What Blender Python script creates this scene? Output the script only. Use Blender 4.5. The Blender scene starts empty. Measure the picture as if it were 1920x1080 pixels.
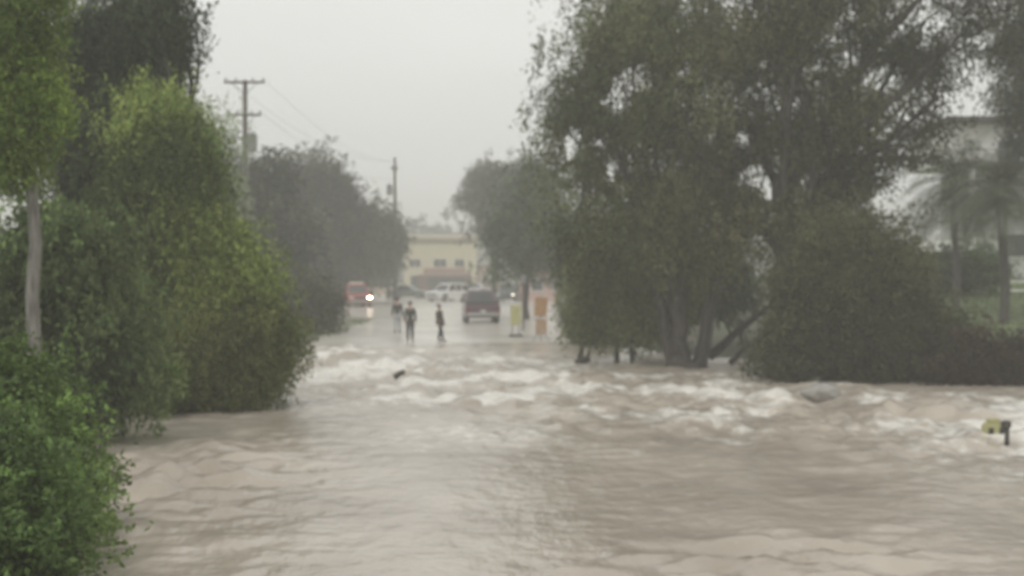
import bpy, bmesh, math, random
import numpy as np
from mathutils import Vector, Matrix
R = math.radians
random.seed(7)
rng = np.random.default_rng(11)
scene = bpy.context.scene
COL = scene.collection

# ------------------------------------------------------------------ camera, sky, sun, exposure
HOR, F, CAMH = 505.0, 3000.0, 3.2
cam_d = bpy.data.cameras.new("camera")
cam_d.sensor_width = 36; cam_d.lens = 36 * F / 1920
cam_d.shift_y = -(540 - HOR) / 1920
cam_d.clip_start = 0.1; cam_d.clip_end = 3000
cam_d.dof.use_dof = True                       # an old phone clip: the focus sits short of the scene
cam_d.dof.focus_distance = 5.0
cam_d.dof.aperture_fstop = 3.7
cam = bpy.data.objects.new("camera", cam_d); COL.objects.link(cam)
cam.location = (0, 0, CAMH); cam.rotation_euler = (R(90), 0, 0)
scene.camera = cam

world = bpy.data.worlds.new("World"); scene.world = world
world.use_nodes = True
nt = world.node_tree; nt.nodes.clear()
out = nt.nodes.new("ShaderNodeOutputWorld"); bg = nt.nodes.new("ShaderNodeBackground")
sky = nt.nodes.new("ShaderNodeTexSky"); sky.sky_type = 'NISHITA'; sky.sun_disc = False
sky.sun_elevation = R(52); sky.sun_rotation = R(200); sky.air_density = 1; sky.dust_density = 4
hs = nt.nodes.new("ShaderNodeHueSaturation"); hs.inputs['Saturation'].default_value = 0.12
mx = nt.nodes.new("ShaderNodeMix"); mx.data_type = 'RGBA'; mx.inputs[0].default_value = 0.88
tc = nt.nodes.new("ShaderNodeTexCoord"); mp = nt.nodes.new("ShaderNodeMapping")
mp.inputs['Scale'].default_value = (1, 1, 3)
nz = nt.nodes.new("ShaderNodeTexNoise"); nz.inputs['Scale'].default_value = 1.6; nz.inputs['Detail'].default_value = 5
rp = nt.nodes.new("ShaderNodeValToRGB")
rp.color_ramp.elements[0].position = 0.3; rp.color_ramp.elements[0].color = (6.2, 6.25, 6.0, 1)
rp.color_ramp.elements[1].position = 0.72; rp.color_ramp.elements[1].color = (7.5, 7.55, 7.25, 1)
L = nt.links.new
L(tc.outputs['Generated'], mp.inputs[0]); L(mp.outputs[0], nz.inputs['Vector']); L(nz.outputs[0], rp.inputs[0])
L(sky.outputs[0], hs.inputs['Color']); L(hs.outputs[0], mx.inputs[6]); L(rp.outputs[0], mx.inputs[7])
L(mx.outputs[2], bg.inputs[0]); bg.inputs[1].default_value = 0.10
L(bg.outputs[0], out.inputs[0])

sun_d = bpy.data.lights.new("sun", 'SUN'); sun_d.energy = 0.8; sun_d.angle = R(20); sun_d.color = (1, .97, .92)
sun = bpy.data.objects.new("sun", sun_d); COL.objects.link(sun); sun.rotation_euler = (R(38), 0, R(-20))

scene.view_settings.view_transform = 'Standard'; scene.view_settings.look = 'None'
scene.view_settings.exposure = 0.32; scene.view_settings.gamma = 1.0
scene.render.engine = 'CYCLES'
scene.cycles.max_bounces = 8; scene.cycles.diffuse_bounces = 3; scene.cycles.glossy_bounces = 3
scene.cycles.transmission_bounces = 3; scene.cycles.volume_bounces = 2; scene.cycles.transparent_max_bounces = 8
scene.cycles.use_denoising = True

# ------------------------------------------------------------------ helpers
def W(px, py, d):
    """point seen at photo pixel (px,py) at depth d metres"""
    return Vector(((px - 960) / F * d, d, CAMH - (py - HOR) / F * d))

def tag(o, label=None, cat=None, group=None, kind=None):
    if label: o['label'] = label
    if cat: o['category'] = cat
    if group: o['group'] = group
    if kind: o['kind'] = kind
    return o

def empty(name, loc, rz=0, label=None, cat=None, group=None):
    o = bpy.data.objects.new(name, None); COL.objects.link(o)
    o.location = loc; o.rotation_euler = (0, 0, rz); o.empty_display_size = .3
    return tag(o, label, cat, group)

def link_mesh(name, me, mat, parent=None, smooth=False):
    o = bpy.data.objects.new(name, me); COL.objects.link(o)
    if mat: me.materials.append(mat)
    if parent: o.parent = parent
    if smooth: me.polygons.foreach_set('use_smooth', [True] * len(me.polygons))
    return o

def obj(name, bm, mat, parent=None, smooth=False, loc=None):
    bmesh.ops.recalc_face_normals(bm, faces=bm.faces)
    me = bpy.data.meshes.new(name); bm.to_mesh(me); bm.free()
    o = link_mesh(name, me, mat, parent, smooth)
    if loc is not None: o.location = loc
    return o

def np_mesh(name, verts, quads):
    me = bpy.data.meshes.new(name)
    me.vertices.add(len(verts)); me.vertices.foreach_set('co', np.asarray(verts, np.float32).ravel())
    n = len(quads)
    me.loops.add(n * 4); me.loops.foreach_set('vertex_index', np.asarray(quads, np.int32).ravel())
    me.polygons.add(n); me.polygons.foreach_set('loop_start', np.arange(0, n * 4, 4, dtype=np.int32))
    me.update(calc_edges=True); me.validate()
    return me

def box(bm, c, s, rot=None, bev=0):
    r = bmesh.ops.create_cube(bm, size=1)
    vs = r['verts']
    for v in vs: v.co = Vector((v.co.x * s[0], v.co.y * s[1], v.co.z * s[2]))
    if bev:
        es = list({e for v in vs for e in v.link_edges})
        rr = bmesh.ops.bevel(bm, geom=es, offset=bev, segments=2, affect='EDGES')
        vs = list(set(rr['verts']) | {v for v in vs if v.is_valid})
    M = Matrix.Translation(Vector(c)) @ (rot.to_4x4() if rot else Matrix.Identity(4))
    bmesh.ops.transform(bm, matrix=M, verts=vs)

def tube(bm, pts, rad, seg=10, cap=True, wob=0):
    pts = [Vector(p) for p in pts]
    if not hasattr(rad, '__len__'): rad = [rad] * len(pts)
    rings = []
    for i, p in enumerate(pts):
        a = pts[max(0, i - 1)]; b = pts[min(len(pts) - 1, i + 1)]
        d = (b - a).normalized()
        u = d.cross(Vector((0.13, 1, 0.07))).normalized(); v = d.cross(u).normalized()
        ring = []
        for k in range(seg):
            t = 2 * math.pi * k / seg
            r = rad[i] * (1 + wob * math.sin(3 * t + i * .7) + wob * .6 * math.sin(5 * t - i * .9))
            ring.append(bm.verts.new(p + u * math.cos(t) * r + v * math.sin(t) * r))
        rings.append(ring)
    for a, b in zip(rings[:-1], rings[1:]):
        for k in range(seg):
            bm.faces.new((a[k], a[(k + 1) % seg], b[(k + 1) % seg], b[k]))
    if cap:
        bm.faces.new(rings[0][::-1]); bm.faces.new(rings[-1])

def cyl(bm, c, r, h, axis='Z', seg=16, r2=None):
    m = {'Z': Matrix.Identity(4), 'X': Matrix.Rotation(R(90), 4, 'Y'), 'Y': Matrix.Rotation(R(90), 4, 'X')}[axis]
    bmesh.ops.create_cone(bm, cap_ends=True, segments=seg, radius1=r, radius2=r if r2 is None else r2, depth=h,
                          matrix=Matrix.Translation(Vector(c)) @ m)

# ------------------------------------------------------------------ noise in numpy
def vnoise(x, y, seed=0):
    g = np.random.default_rng(seed).random((256, 256))
    xi = np.floor(x).astype(int); yi = np.floor(y).astype(int)
    fx = x - xi; fy = y - yi
    fx = fx * fx * (3 - 2 * fx); fy = fy * fy * (3 - 2 * fy)
    a = g[xi % 256, yi % 256]; b = g[(xi + 1) % 256, yi % 256]
    c = g[xi % 256, (yi + 1) % 256]; d = g[(xi + 1) % 256, (yi + 1) % 256]
    return (a * (1 - fx) + b * fx) * (1 - fy) + (c * (1 - fx) + d * fx) * fy
def fbm(x, y, o=4, seed=0):
    s = 0; a = .5; t = 0
    for i in range(o):
        s = s + a * vnoise(x * 2 ** i + 17.3 * i, y * 2 ** i + 5.1 * i, seed + i); t += a; a *= .5
    return s / t - .5
def sstep(a, b, x):
    t = np.clip((x - a) / (b - a), 0, 1); return t * t * (3 - 2 * t)

# ------------------------------------------------------------------ terrain height
def ground(x, y):
    x = np.asarray(x, float); y = np.asarray(y, float)
    h = np.full(np.broadcast(x, y).shape, -0.6)
    # near left bank, under the trees
    xl = np.interp(y, [-60, 14, 20, 27, 33, 37, 42], [-4.9, -4.7, -5.1, -7.6, -9.4, -9.0, -9.5])
    hl = np.clip((xl - x) * .45, -.6, 1.4) - 2.0 * sstep(41, 47, y)
    h = np.maximum(h, hl)
    # far side
    zf = np.interp(x, [-60, 3, 6, 9, 12, 30, 60], [70.5, 71, 61, 56, 48, 44, 42])
    k = sstep(3.5 + (y - 71) * .03, 13 + (y - 71) * .03, x)
    road = np.clip((y - zf) * .02, -.6, .06)
    bank = np.clip((y - zf) * .07, -.6, 2.6)
    far = road * (1 - k) + bank * k
    far = far + np.clip((-8.8 - np.clip((y - 71), 0, 200) * .075 - x) * .2, 0, 1.5) * sstep(66, 76, y)
    far = far + .05 * fbm(x * .3, y * .3, 3, 5) * sstep(4, 9, np.abs(x + 4))
    h = np.maximum(h, far)
    return h
def gh(x, y): return float(ground(np.array([x]), np.array([y]))[0])

# ------------------------------------------------------------------ materials
def new_mat(name):
    m = bpy.data.materials.new(name); m.use_nodes = True
    return m, m.node_tree, m.node_tree.nodes['Principled BSDF']

def pmat(name, col, rough=.6, metal=0, var=.18, scale=6, bump=.0, spec=.5, coat=0, emit=None):
    m, t, b = new_mat(name)
    b.inputs['Roughness'].default_value = rough; b.inputs['Metallic'].default_value = metal
    b.inputs['Specular IOR Level'].default_value = spec; b.inputs['Coat Weight'].default_value = coat
    tc = t.nodes.new('ShaderNodeTexCoord'); n = t.nodes.new('ShaderNodeTexNoise')
    n.inputs['Scale'].default_value = scale; n.inputs['Detail'].default_value = 6; n.inputs['Roughness'].default_value = .6
    r = t.nodes.new('ShaderNodeValToRGB')
    r.color_ramp.elements[0].position = .3; r.color_ramp.elements[1].position = .7
    r.color_ramp.elements[0].color = tuple(c * (1 - var) for c in col) + (1,)
    r.color_ramp.elements[1].color = tuple(min(1, c * (1 + var)) for c in col) + (1,)
    t.links.new(tc.outputs['Object'], n.inputs['Vector']); t.links.new(n.outputs[0], r.inputs[0])
    t.links.new(r.outputs[0], b.inputs['Base Color'])
    if bump:
        bp = t.nodes.new('ShaderNodeBump'); bp.inputs['Strength'].default_value = bump; bp.inputs['Distance'].default_value = .05
        t.links.new(n.outputs[0], bp.inputs['Height']); t.links.new(bp.outputs[0], b.inputs['Normal'])
    if emit:
        b.inputs['Emission Color'].default_value = emit[0] + (1,); b.inputs['Emission Strength'].default_value = emit[1]
    return m

def leaf_mat(name):
    m, t, b = new_mat(name)
    at = t.nodes.new('ShaderNodeAttribute'); at.attribute_name = 'leaf_tint'
    b.inputs['Roughness'].default_value = .55; b.inputs['Specular IOR Level'].default_value = .25
    t.links.new(at.outputs['Color'], b.inputs['Base Color'])
    tr = t.nodes.new('ShaderNodeBsdfTranslucent'); mix = t.nodes.new('ShaderNodeMixShader'); mix.inputs[0].default_value = .35
    t.links.new(at.outputs['Color'], tr.inputs['Color'])
    t.links.new(b.outputs[0], mix.inputs[1]); t.links.new(tr.outputs[0], mix.inputs[2])
    t.links.new(mix.outputs[0], t.nodes['Material Output'].inputs['Surface'])
    return m
LEAF = leaf_mat('leaves')

def bark_mat(name, c0, c1):
    m, t, b = new_mat(name)
    tc = t.nodes.new('ShaderNodeTexCoord'); mp = t.nodes.new('ShaderNodeMapping'); mp.inputs['Scale'].default_value = (6, 6, 1.2)
    n = t.nodes.new('ShaderNodeTexNoise'); n.inputs['Scale'].default_value = 2.5; n.inputs['Detail'].default_value = 8
    r = t.nodes.new('ShaderNodeValToRGB'); r.color_ramp.elements[0].position = .35; r.color_ramp.elements[1].position = .65
    r.color_ramp.elements[0].color = c0 + (1,); r.color_ramp.elements[1].color = c1 + (1,)
    bp = t.nodes.new('ShaderNodeBump'); bp.inputs['Strength'].default_value = .7; bp.inputs['Distance'].default_value = .04
    t.links.new(tc.outputs['Object'], mp.inputs[0]); t.links.new(mp.outputs[0], n.inputs[0]); t.links.new(n.outputs[0], r.inputs[0])
    t.links.new(r.outputs[0], b.inputs['Base Color']); t.links.new(n.outputs[0], bp.inputs['Height']); t.links.new(bp.outputs[0], b.inputs['Normal'])
    b.inputs['Roughness'].default_value = .7
    return m
BARK = bark_mat('wet_dark_bark', (.025, .022, .02), (.075, .065, .055))
PALE = bark_mat('pale_bark', (.13, .125, .11), (.26, .25, .22))
POLE = bark_mat('weathered_pole_wood', (.06, .05, .042), (.12, .10, .085))

def ground_mat():
    m, t, b = new_mat('muddy_ground')
    tc = t.nodes.new('ShaderNodeTexCoord')
    n = t.nodes.new('ShaderNodeTexNoise'); n.inputs['Scale'].default_value = .5; n.inputs['Detail'].default_value = 9
    r = t.nodes.new('ShaderNodeValToRGB'); r.color_ramp.elements[0].position = .4; r.color_ramp.elements[1].position = .6
    r.color_ramp.elements[0].color = (.075, .062, .045, 1); r.color_ramp.elements[1].color = (.055, .07, .028, 1)
    n2 = t.nodes.new('ShaderNodeTexNoise'); n2.inputs['Scale'].default_value = 9; n2.inputs['Detail'].default_value = 5
    bp = t.nodes.new('ShaderNodeBump'); bp.inputs['Distance'].default_value = .1
    t.links.new(tc.outputs['Object'], n.inputs[0]); t.links.new(tc.outputs['Object'], n2.inputs[0]); t.links.new(n.outputs[0], r.inputs[0])
    t.links.new(r.outputs[0], b.inputs['Base Color']); t.links.new(n2.outputs[0], bp.inputs['Height']); t.links.new(bp.outputs[0], b.inputs['Normal'])
    b.inputs['Roughness'].default_value = .75
    return m

def water_mat():
    m, t, b = new_mat('muddy_flood_water')
    tc = t.nodes.new('ShaderNodeTexCoord'); mp = t.nodes.new('ShaderNodeMapping'); mp.inputs['Scale'].default_value = (1, .6, 1)
    at = t.nodes.new('ShaderNodeAttribute'); at.attribute_name = 'foam'
    n = t.nodes.new('ShaderNodeTexNoise'); n.inputs['Scale'].default_value = .35; n.inputs['Detail'].default_value = 6
    r = t.nodes.new('ShaderNodeValToRGB'); r.color_ramp.elements[0].position = .35; r.color_ramp.elements[1].position = .65
    r.color_ramp.elements[0].color = (.345, .30, .25, 1); r.color_ramp.elements[1].color = (.50, .445, .38, 1)
    nf = t.nodes.new('ShaderNodeTexNoise'); nf.inputs['Scale'].default_value = 3.4; nf.inputs['Detail'].default_value = 8; nf.inputs['Roughness'].default_value = .7
    ad = t.nodes.new('ShaderNodeMath'); ad.operation = 'MULTIPLY_ADD'; ad.inputs[1].default_value = 1.7
    sb = t.nodes.new('ShaderNodeMath'); sb.operation = 'SUBTRACT'; sb.inputs[1].default_value = .5
    cr = t.nodes.new('ShaderNodeValToRGB'); cr.color_ramp.elements[0].position = .22; cr.color_ramp.elements[1].position = .62
    mx = t.nodes.new('ShaderNodeMix'); mx.data_type = 'RGBA'; mx.inputs[7].default_value = (.74, .71, .66, 1)
    b1 = t.nodes.new('ShaderNodeTexNoise'); b1.inputs['Scale'].default_value = 2.6; b1.inputs['Detail'].default_value = 5
    bp = t.nodes.new('ShaderNodeBump'); bp.inputs['Distance'].default_value = .12; bp.inputs['Strength'].default_value = .6
    k = t.links.new
    k(tc.outputs['Object'], mp.inputs[0])
    for q in (n, nf, b1): k(mp.outputs[0], q.inputs[0])
    k(n.outputs[0], r.inputs[0]); k(r.outputs[0], mx.inputs[6])
    k(nf.outputs[0], sb.inputs[0]); k(sb.outputs[0], ad.inputs[0]); k(at.outputs['Fac'], ad.inputs[2])
    k(ad.outputs[0], cr.inputs[0]); k(cr.outputs[0], mx.inputs[0]); k(mx.outputs[2], b.inputs['Base Color'])
    k(b1.outputs[0], bp.inputs['Height']); k(bp.outputs[0], b.inputs['Normal'])
    b.inputs['Roughness'].default_value = .2; b.inputs['IOR'].default_value = 1.33
    return m

def road_mat():
    m, t, b = new_mat('rain_sheeted_asphalt')
    tc = t.nodes.new('ShaderNodeTexCoord'); n = t.nodes.new('ShaderNodeTexNoise'); n.inputs['Scale'].default_value = .22; n.inputs['Detail'].default_value = 7
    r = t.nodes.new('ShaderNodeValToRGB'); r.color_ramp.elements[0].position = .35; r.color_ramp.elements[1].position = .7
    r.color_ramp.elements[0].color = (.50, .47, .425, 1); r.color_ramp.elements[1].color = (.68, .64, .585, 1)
    n2 = t.nodes.new('ShaderNodeTexNoise'); n2.inputs['Scale'].default_value = 5; n2.inputs['Detail'].default_value = 4
    bp = t.nodes.new('ShaderNodeBump'); bp.inputs['Distance'].default_value = .02; bp.inputs['Strength'].default_value = .35
    k = t.links.new
    k(tc.outputs['Object'], n.inputs[0]); k(tc.outputs['Object'], n2.inputs[0]); k(n.outputs[0], r.inputs[0]); k(r.outputs[0], b.inputs['Base Color'])
    k(n2.outputs[0], bp.inputs['Height']); k(bp.outputs[0], b.inputs['Normal'])
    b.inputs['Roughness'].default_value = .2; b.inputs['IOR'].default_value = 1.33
    return m

# ------------------------------------------------------------------ the setting: ground, road, flood water, lawn, hills
def sheet(name, xs, ys, hf, mat, smooth=True):
    X, Y = np.meshgrid(xs, ys, indexing='xy')
    Z = hf(X, Y)
    v = np.stack([X, Y, Z], -1).reshape(-1, 3)
    nx, ny = len(xs), len(ys)
    i = (np.arange(ny - 1)[:, None] * nx + np.arange(nx - 1)[None]).ravel()
    q = np.stack([i, i + 1, i + nx + 1, i + nx], -1)
    me = np_mesh(name, v, q)
    return link_mesh(name, me, mat, None, smooth), X, Y, Z
xs = np.concatenate([np.linspace(-400, -60, 20), np.arange(-58, 60, .6), np.linspace(62, 400, 20)])
ys = np.concatenate([np.linspace(-60, 4, 8), np.arange(6, 140, .6), np.arange(141, 260, 3), np.linspace(265, 700, 24)])
g, _, _, _ = sheet('ground', xs, ys, ground, ground_mat()); tag(g, 'muddy ground and grassy banks around the flooded crossing', kind='structure')

def road_h(X, Y): return np.maximum(ground(X, Y), -.6) + .022
rows = np.concatenate([np.arange(58, 100, 1.0), np.arange(100, 330, 3.)])
def rw_mesh():
    vs = []; n = 24
    for y in rows:
        xl = np.interp(y, [58, 71, 131, 180, 330], [-8.6, -8.6, -13.6, -17, -19])
        xr = np.interp(y, [58, 71, 110, 160, 330], [2.4, 2.6, 3.2, 4.6, 6])
        for k in range(n + 1):
            x = xl + (xr - xl) * k / n
            vs.append((x, y, gh(x, y) + .022))
    q = [(j * (n + 1) + k, j * (n + 1) + k + 1, (j + 1) * (n + 1) + k + 1, (j + 1) * (n + 1) + k) for j in range(len(rows) - 1) for k in range(n)]
    return np_mesh('road', vs, q)
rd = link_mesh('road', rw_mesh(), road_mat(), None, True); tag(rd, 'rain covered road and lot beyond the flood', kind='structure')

def rapids(X, Y):
    """1 where the stream breaks over the drowned crossing"""
    c = np.interp(X, [-12, -6, 0, 4, 8, 12, 20], [57, 54, 46, 41, 36, 32, 29])
    w = np.interp(X, [-12, 0, 12], [15, 14, 9])
    return np.exp(-((Y - c) / w) ** 2)
def water_z(X, Y):
    rp = rapids(X, Y)
    rip = .14 + 1.3 * np.exp(-((X + 5.0 + (Y - 24) * .12) / 1.5) ** 2 - ((Y - 25) / 6) ** 2) * 1.9 + 2.2 * np.exp(-((X - 3.5) / 2.2) ** 2 - ((Y - 17) / 2.5) ** 2)
    rip = rip * (.5 + 1.6 * np.clip(fbm(X * .4, Y * .3, 3, 91) + .25, 0, 1))
    calm = .06 * fbm(X * .45, Y * .3, 4, 21) + .26 * rip * fbm(X * 1.5, Y * 2.3, 4, 31)
    a = fbm(X * .5 + .06 * Y, Y * .42, 5, 41)
    b = 1 - np.abs(fbm(X * .7, Y * .55, 4, 51)) * 4
    rough = .55 * a + .10 * b - .12 + .4 * fbm(X * 1.9 + 9, Y * 1.3, 4, 61)
    z = calm * .9 + rp * rough * 1.15
    # a long hump where the water drops off the road
    z += .05 * np.exp(-((Y - np.interp(X, [-12, 0, 12, 30], [62, 52, 39, 32])) / 2.2) ** 2) * sstep(-14, -6, X)
    return z * sstep(75, 66, Y) - .0
wx = np.concatenate([np.linspace(-60, -17, 16), np.arange(-16, 19, .13), np.linspace(20, 70, 20)])
wy = np.concatenate([np.linspace(-30, 11, 14), np.arange(12, 50, .13), np.arange(50, 76, .17)])
w, WX, WY, WZ = sheet('flood_water', wx, wy, water_z, water_mat())
tag(w, 'brown flood water rushing across the drowned road', kind='structure')
rp = rapids(WX, WY)
crest = np.clip((WZ - .04) / .26, -1, 1.5)
streak = fbm(WX * .5 + 3, WY * .35, 4, 71) * 2.4
rp2 = np.clip(rp * 1.25, 0, 1)
foam = np.clip(rp2 * (.42 + .35 * crest + .8 * streak + 1.3 * fbm(WX * 1.9, WY * .9, 5, 81)) + .08 * streak, 0, 1)
at = w.data.attributes.new('foam', 'FLOAT', 'POINT'); at.data.foreach_set('value', foam.ravel().astype(np.float32))

lawn_m = pmat('wet_lawn', (.13, .17, .07), .8, var=.3, scale=1.2, bump=.3)
lx = np.arange(15, 60, 1.2); ly = np.arange(50, 110, 1.2)
lw, _, _, _ = sheet('lawn', lx, ly, lambda X, Y: ground(X, Y) + .02, lawn_m); tag(lw, 'wet green lawn sloping up to the pale house', kind='structure')

hill_m = pmat('distant_hill', (.05, .06, .035), .9, var=.3, scale=.05)
def hill_z(X, Y): return (9 + 5 * fbm(X * .02, Y * .0 + 1, 3, 9)) * sstep(330, 380, Y) * sstep(640, 480, Y) + 1
hl, _, _, _ = sheet('hills', np.linspace(-380, 380, 90), np.linspace(325, 660, 24), lambda X, Y: hill_z(X, Y) - 1.5, hill_m); tag(hl, 'low hill fading into the rain', kind='structure')

# grass blades on the lawn and banks
def grass():
    n = 42000
    x = np.concatenate([rng.uniform(12, 30, n // 2), rng.uniform(-26, -8.5, n // 4), rng.uniform(-11, -4.7, n // 4)])
    y = np.concatenate([rng.uniform(46, 95, n // 2), rng.uniform(72, 100, n // 4), rng.uniform(12, 40, n // 4)])
    z = ground(x, y); k = z > .05
    x, y, z = x[k], y[k], z[k]; n = len(x)
    h = rng.uniform(.06, .22, n); a = rng.uniform(0, 6.28, n); wd = .02
    lx_, ly_ = rng.normal(0, .06, n), rng.normal(0, .06, n)
    dx, dy = np.cos(a) * wd, np.sin(a) * wd
    v = np.stack([np.stack([x - dx, y - dy, z - .02], -1), np.stack([x + dx, y + dy, z - .02], -1),
                  np.stack([x + lx_ + dx * .3, y + ly_ + dy * .3, z + h], -1), np.stack([x + lx_ - dx * .3, y + ly_ - dy * .3, z + h], -1)], 1).reshape(-1, 3)
    me = np_mesh('grass', v, np.arange(n * 4).reshape(-1, 4))
    o = link_mesh('grass', me, pmat('grass_blades', (.08, .12, .03), .7, var=.4, scale=.8))
    tag(o, 'rough wet grass on the banks and lawn', 'grass', kind='stuff')
grass()

# ------------------------------------------------------------------ foliage
def foliage(name, blobs, n, parent, pal, leaf=(.17, .06), strand=.9, droop=1.0, clump=.35, per=26, surf=.5, base=None, hue=.25, holes=None):
    """blobs: list of (centre xyz, radii xyz, weight); n leaves hanging on strands grouped in clumps"""
    pal = np.array(pal)
    wts = np.array([(b[1][0] * b[1][1] * b[1][2]) ** .6 * b[2] for b in blobs]); wts /= wts.sum()
    m_leaf = 9
    per_s = int(per * 2.4); clump = clump * 1.75
    n_cl = max(4, int(n / (m_leaf * per_s)))
    bi = rng.choice(len(blobs), n_cl, p=wts)
    C = np.array([b[0] for b in blobs])[bi]; Rr = np.array([b[1] for b in blobs])[bi]
    d = rng.normal(size=(n_cl, 3)); d /= np.linalg.norm(d, axis=1)[:, None]
    rr = rng.random(n_cl) ** surf
    cc = C + d * Rr * rr[:, None]
    ctint = np.clip(rng.normal(.5, hue, n_cl), 0, 1); cval = rng.lognormal(0, .30, n_cl) * 1.5
    big = fbm(cc[:, 0] * .55 + cc[:, 1] * .3 + 40, cc[:, 2] * .55 + 40, 3, 123) * 2.2       # whole boughs differ in leaf age and tone
    ctint = np.clip(ctint + big * .7, 0, 1); cval = cval * np.exp(big * .42)
    # strands
    si = np.repeat(np.arange(n_cl), per_s); ns = len(si)
    sp = cc[si] + np.clip(rng.normal(size=(ns, 3)), -1.75, 1.75) * clump * np.array([1, 1, .8]) * rng.uniform(.6, 1.4, (n_cl, 1))[si]
    sl = strand * rng.uniform(.35, 1.3, ns)
    sd = d[si] * .35 * (1 / max(droop, .4)) + rng.normal(size=(ns, 3)) * .3; sd[:, 2] -= droop; sd /= np.linalg.norm(sd, axis=1)[:, None]
    # leaves
    li = np.repeat(np.arange(ns), m_leaf); nl = len(li)
    t = rng.random(nl)
    p = sp[li] + sd[li] * (t * sl[li])[:, None]
    p[:, 2] -= .25 * droop * t ** 2 * sl[li]
    p += rng.normal(size=(nl, 3)) * leaf[0] * .45
    dr = sd[li] * .9 + rng.normal(size=(nl, 3)) * .75; dr[:, 2] -= .3 * droop; dr /= np.linalg.norm(dr, axis=1)[:, None]
    sv = np.cross(dr, rng.normal(size=(nl, 3))); sv /= np.linalg.norm(sv, axis=1)[:, None] + 1e-9
    ll = leaf[0] * rng.uniform(.6, 1.35, nl)[:, None]; lw_ = leaf[1] * rng.uniform(.6, 1.35, nl)[:, None]
    a = p - dr * ll * .5; b = p + sv * lw_ * .5 - dr * ll * .05; c = p + dr * ll * .5; e = p - sv * lw_ * .5 - dr * ll * .05
    if base is not None:
        k = c[:, 2] > base; a, b, c, e = a[k], b[k], c[k], e[k]; li = li[k]
    if holes is not None:
        # openings between the boughs: centre x, centre z, half width, half height in metres
        keep = np.ones(len(a), bool)
        wob = 1 + 1.5 * fbm(a[:, 0] * 1.9, a[:, 2] * 1.9, 4, 77)
        sk = rng.random(n_cl)[si[li]]
        for (hx_, hz_, rx_, rz_) in holes:
            q = np.sqrt(((a[:, 0] - hx_) / rx_) ** 2 + ((a[:, 2] - hz_) / rz_) ** 2) * wob
            keep &= ~((q < 1) & (rng.random(len(a)) < np.clip(1.9 - 1.4 * q, .3, .95)) & (sk < .9))
        a, b, c, e, li = a[keep], b[keep], c[keep], e[keep], li[keep]
    nl = len(a)
    v = np.stack([a, b, c, e], 1).reshape(-1, 3)
    if parent is not None: v = v - np.array(parent.location)
    me = np_mesh(name, v, np.arange(nl * 4).reshape(-1, 4))
    ti = np.clip(ctint[si[li]] + rng.normal(0, .06, nl), 0, 1) * (len(pal) - 1)
    i0 = np.minimum(ti.astype(int), len(pal) - 2); f = (ti - i0)[:, None]
    col = (pal[i0] * (1 - f) + pal[i0 + 1] * f) * cval[si[li]][:, None] * rng.lognormal(0, .10, nl)[:, None]
    col = np.clip(np.repeat(col, 4, 0), 0, .5)
    ca = me.color_attributes.new('leaf_tint', 'FLOAT_COLOR', 'POINT')
    ca.data.foreach_set('color', np.concatenate([col, np.ones((len(col), 1))], 1).astype(np.float32).ravel())
    return link_mesh(name, me, LEAF, parent)

def limb(bm, a, b, r0, r1, bend=.12, n=7, seg=9):
    a, b = Vector(a), Vector(b); L_ = (b - a).length
    o = Vector((random.uniform(-1, 1), random.uniform(-1, 1), random.uniform(-.2, .8))) * L_ * bend
    pts = []; rad = []
    for i in range(n):
        t = i / (n - 1)
        pts.append(a.lerp(b, t) + o * math.sin(math.pi * t) + Vector((random.uniform(-1, 1), random.uniform(-1, 1), 0)) * r0 * .25 * (0 < i < n - 1))
        rad.append(r0 + (r1 - r0) * t ** .8)
    tube(bm, pts, rad, seg, True, .08)
    return pts

def tree(name, label, trunk_px, depth, base_py, fork_py, r0, blobs_px, n, pal, mat=BARK, fork_px=None, group=None, dscale=.8, limbs=True, extra_trunks=(), cat='tree', base_h=None, **kw):
    """blobs_px: (px, py, rx, ry, weight[, depth offset m]); turned into crown volumes of real size at the tree's distance"""
    s = F / depth
    bx = (trunk_px - 960) / s
    bz = gh(bx, depth) if base_h is None else base_h
    root = empty(name, (bx, depth, bz), 0, label, cat, group)
    P = Vector(root.location)
    blobs = []
    for b in blobs_px:
        off = b[5] if len(b) > 5 else 0
        c = W(b[0], b[1], depth); c.y += off
        rx, rz = b[2] / s * .9, b[3] / s * .9
        blobs.append((tuple(c), (rx, max(.5, (rx + rz) / 2 * dscale), rz), b[4]))
    bm = bmesh.new()
    fk = W(fork_px if fork_px is not None else trunk_px, fork_py, depth)
    pts = limb(bm, P - P + Vector((0, 0, -.9)), fk - P, r0 * 1.25, r0 * .62, .03, 10, 12)
    for (tp, bp_, rr) in extra_trunks:
        q0 = Vector(((tp - 960) / s, depth, -.3)) - P
        limb(bm, q0, W(bp_, fork_py, depth) - P, rr * 1.2, rr * .6, .06, 8, 9)
    if limbs:
        for (c, rad_, w_) in blobs:
            c = Vector(c) - P
            src = pts[random.randint(5, 9)]
            if c.z < src.z: src = pts[random.randint(3, 6)]
            lp = limb(bm, src, c, r0 * .38, r0 * .09, .14)
            for k in range(4):
                e = c + Vector((random.uniform(-1, 1) * rad_[0], random.uniform(-1, 1) * rad_[1], random.uniform(-.3, 1) * rad_[2])) * .8
                limb(bm, lp[random.randint(2, 6)], e, r0 * .12, r0 * .03, .12, 5, 6)
    obj('trunk', bm, mat, root, True)
    hp = kw.pop('gaps', None)
    hl_ = [(W(a_, b_, depth).x, W(a_, b_, depth).z, c_ / s, d_ / s) for a_, b_, c_, d_ in hp] if hp else None
    foliage('crown', blobs, n, root, pal, base=-.02, holes=hl_, **kw)
    return root

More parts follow.
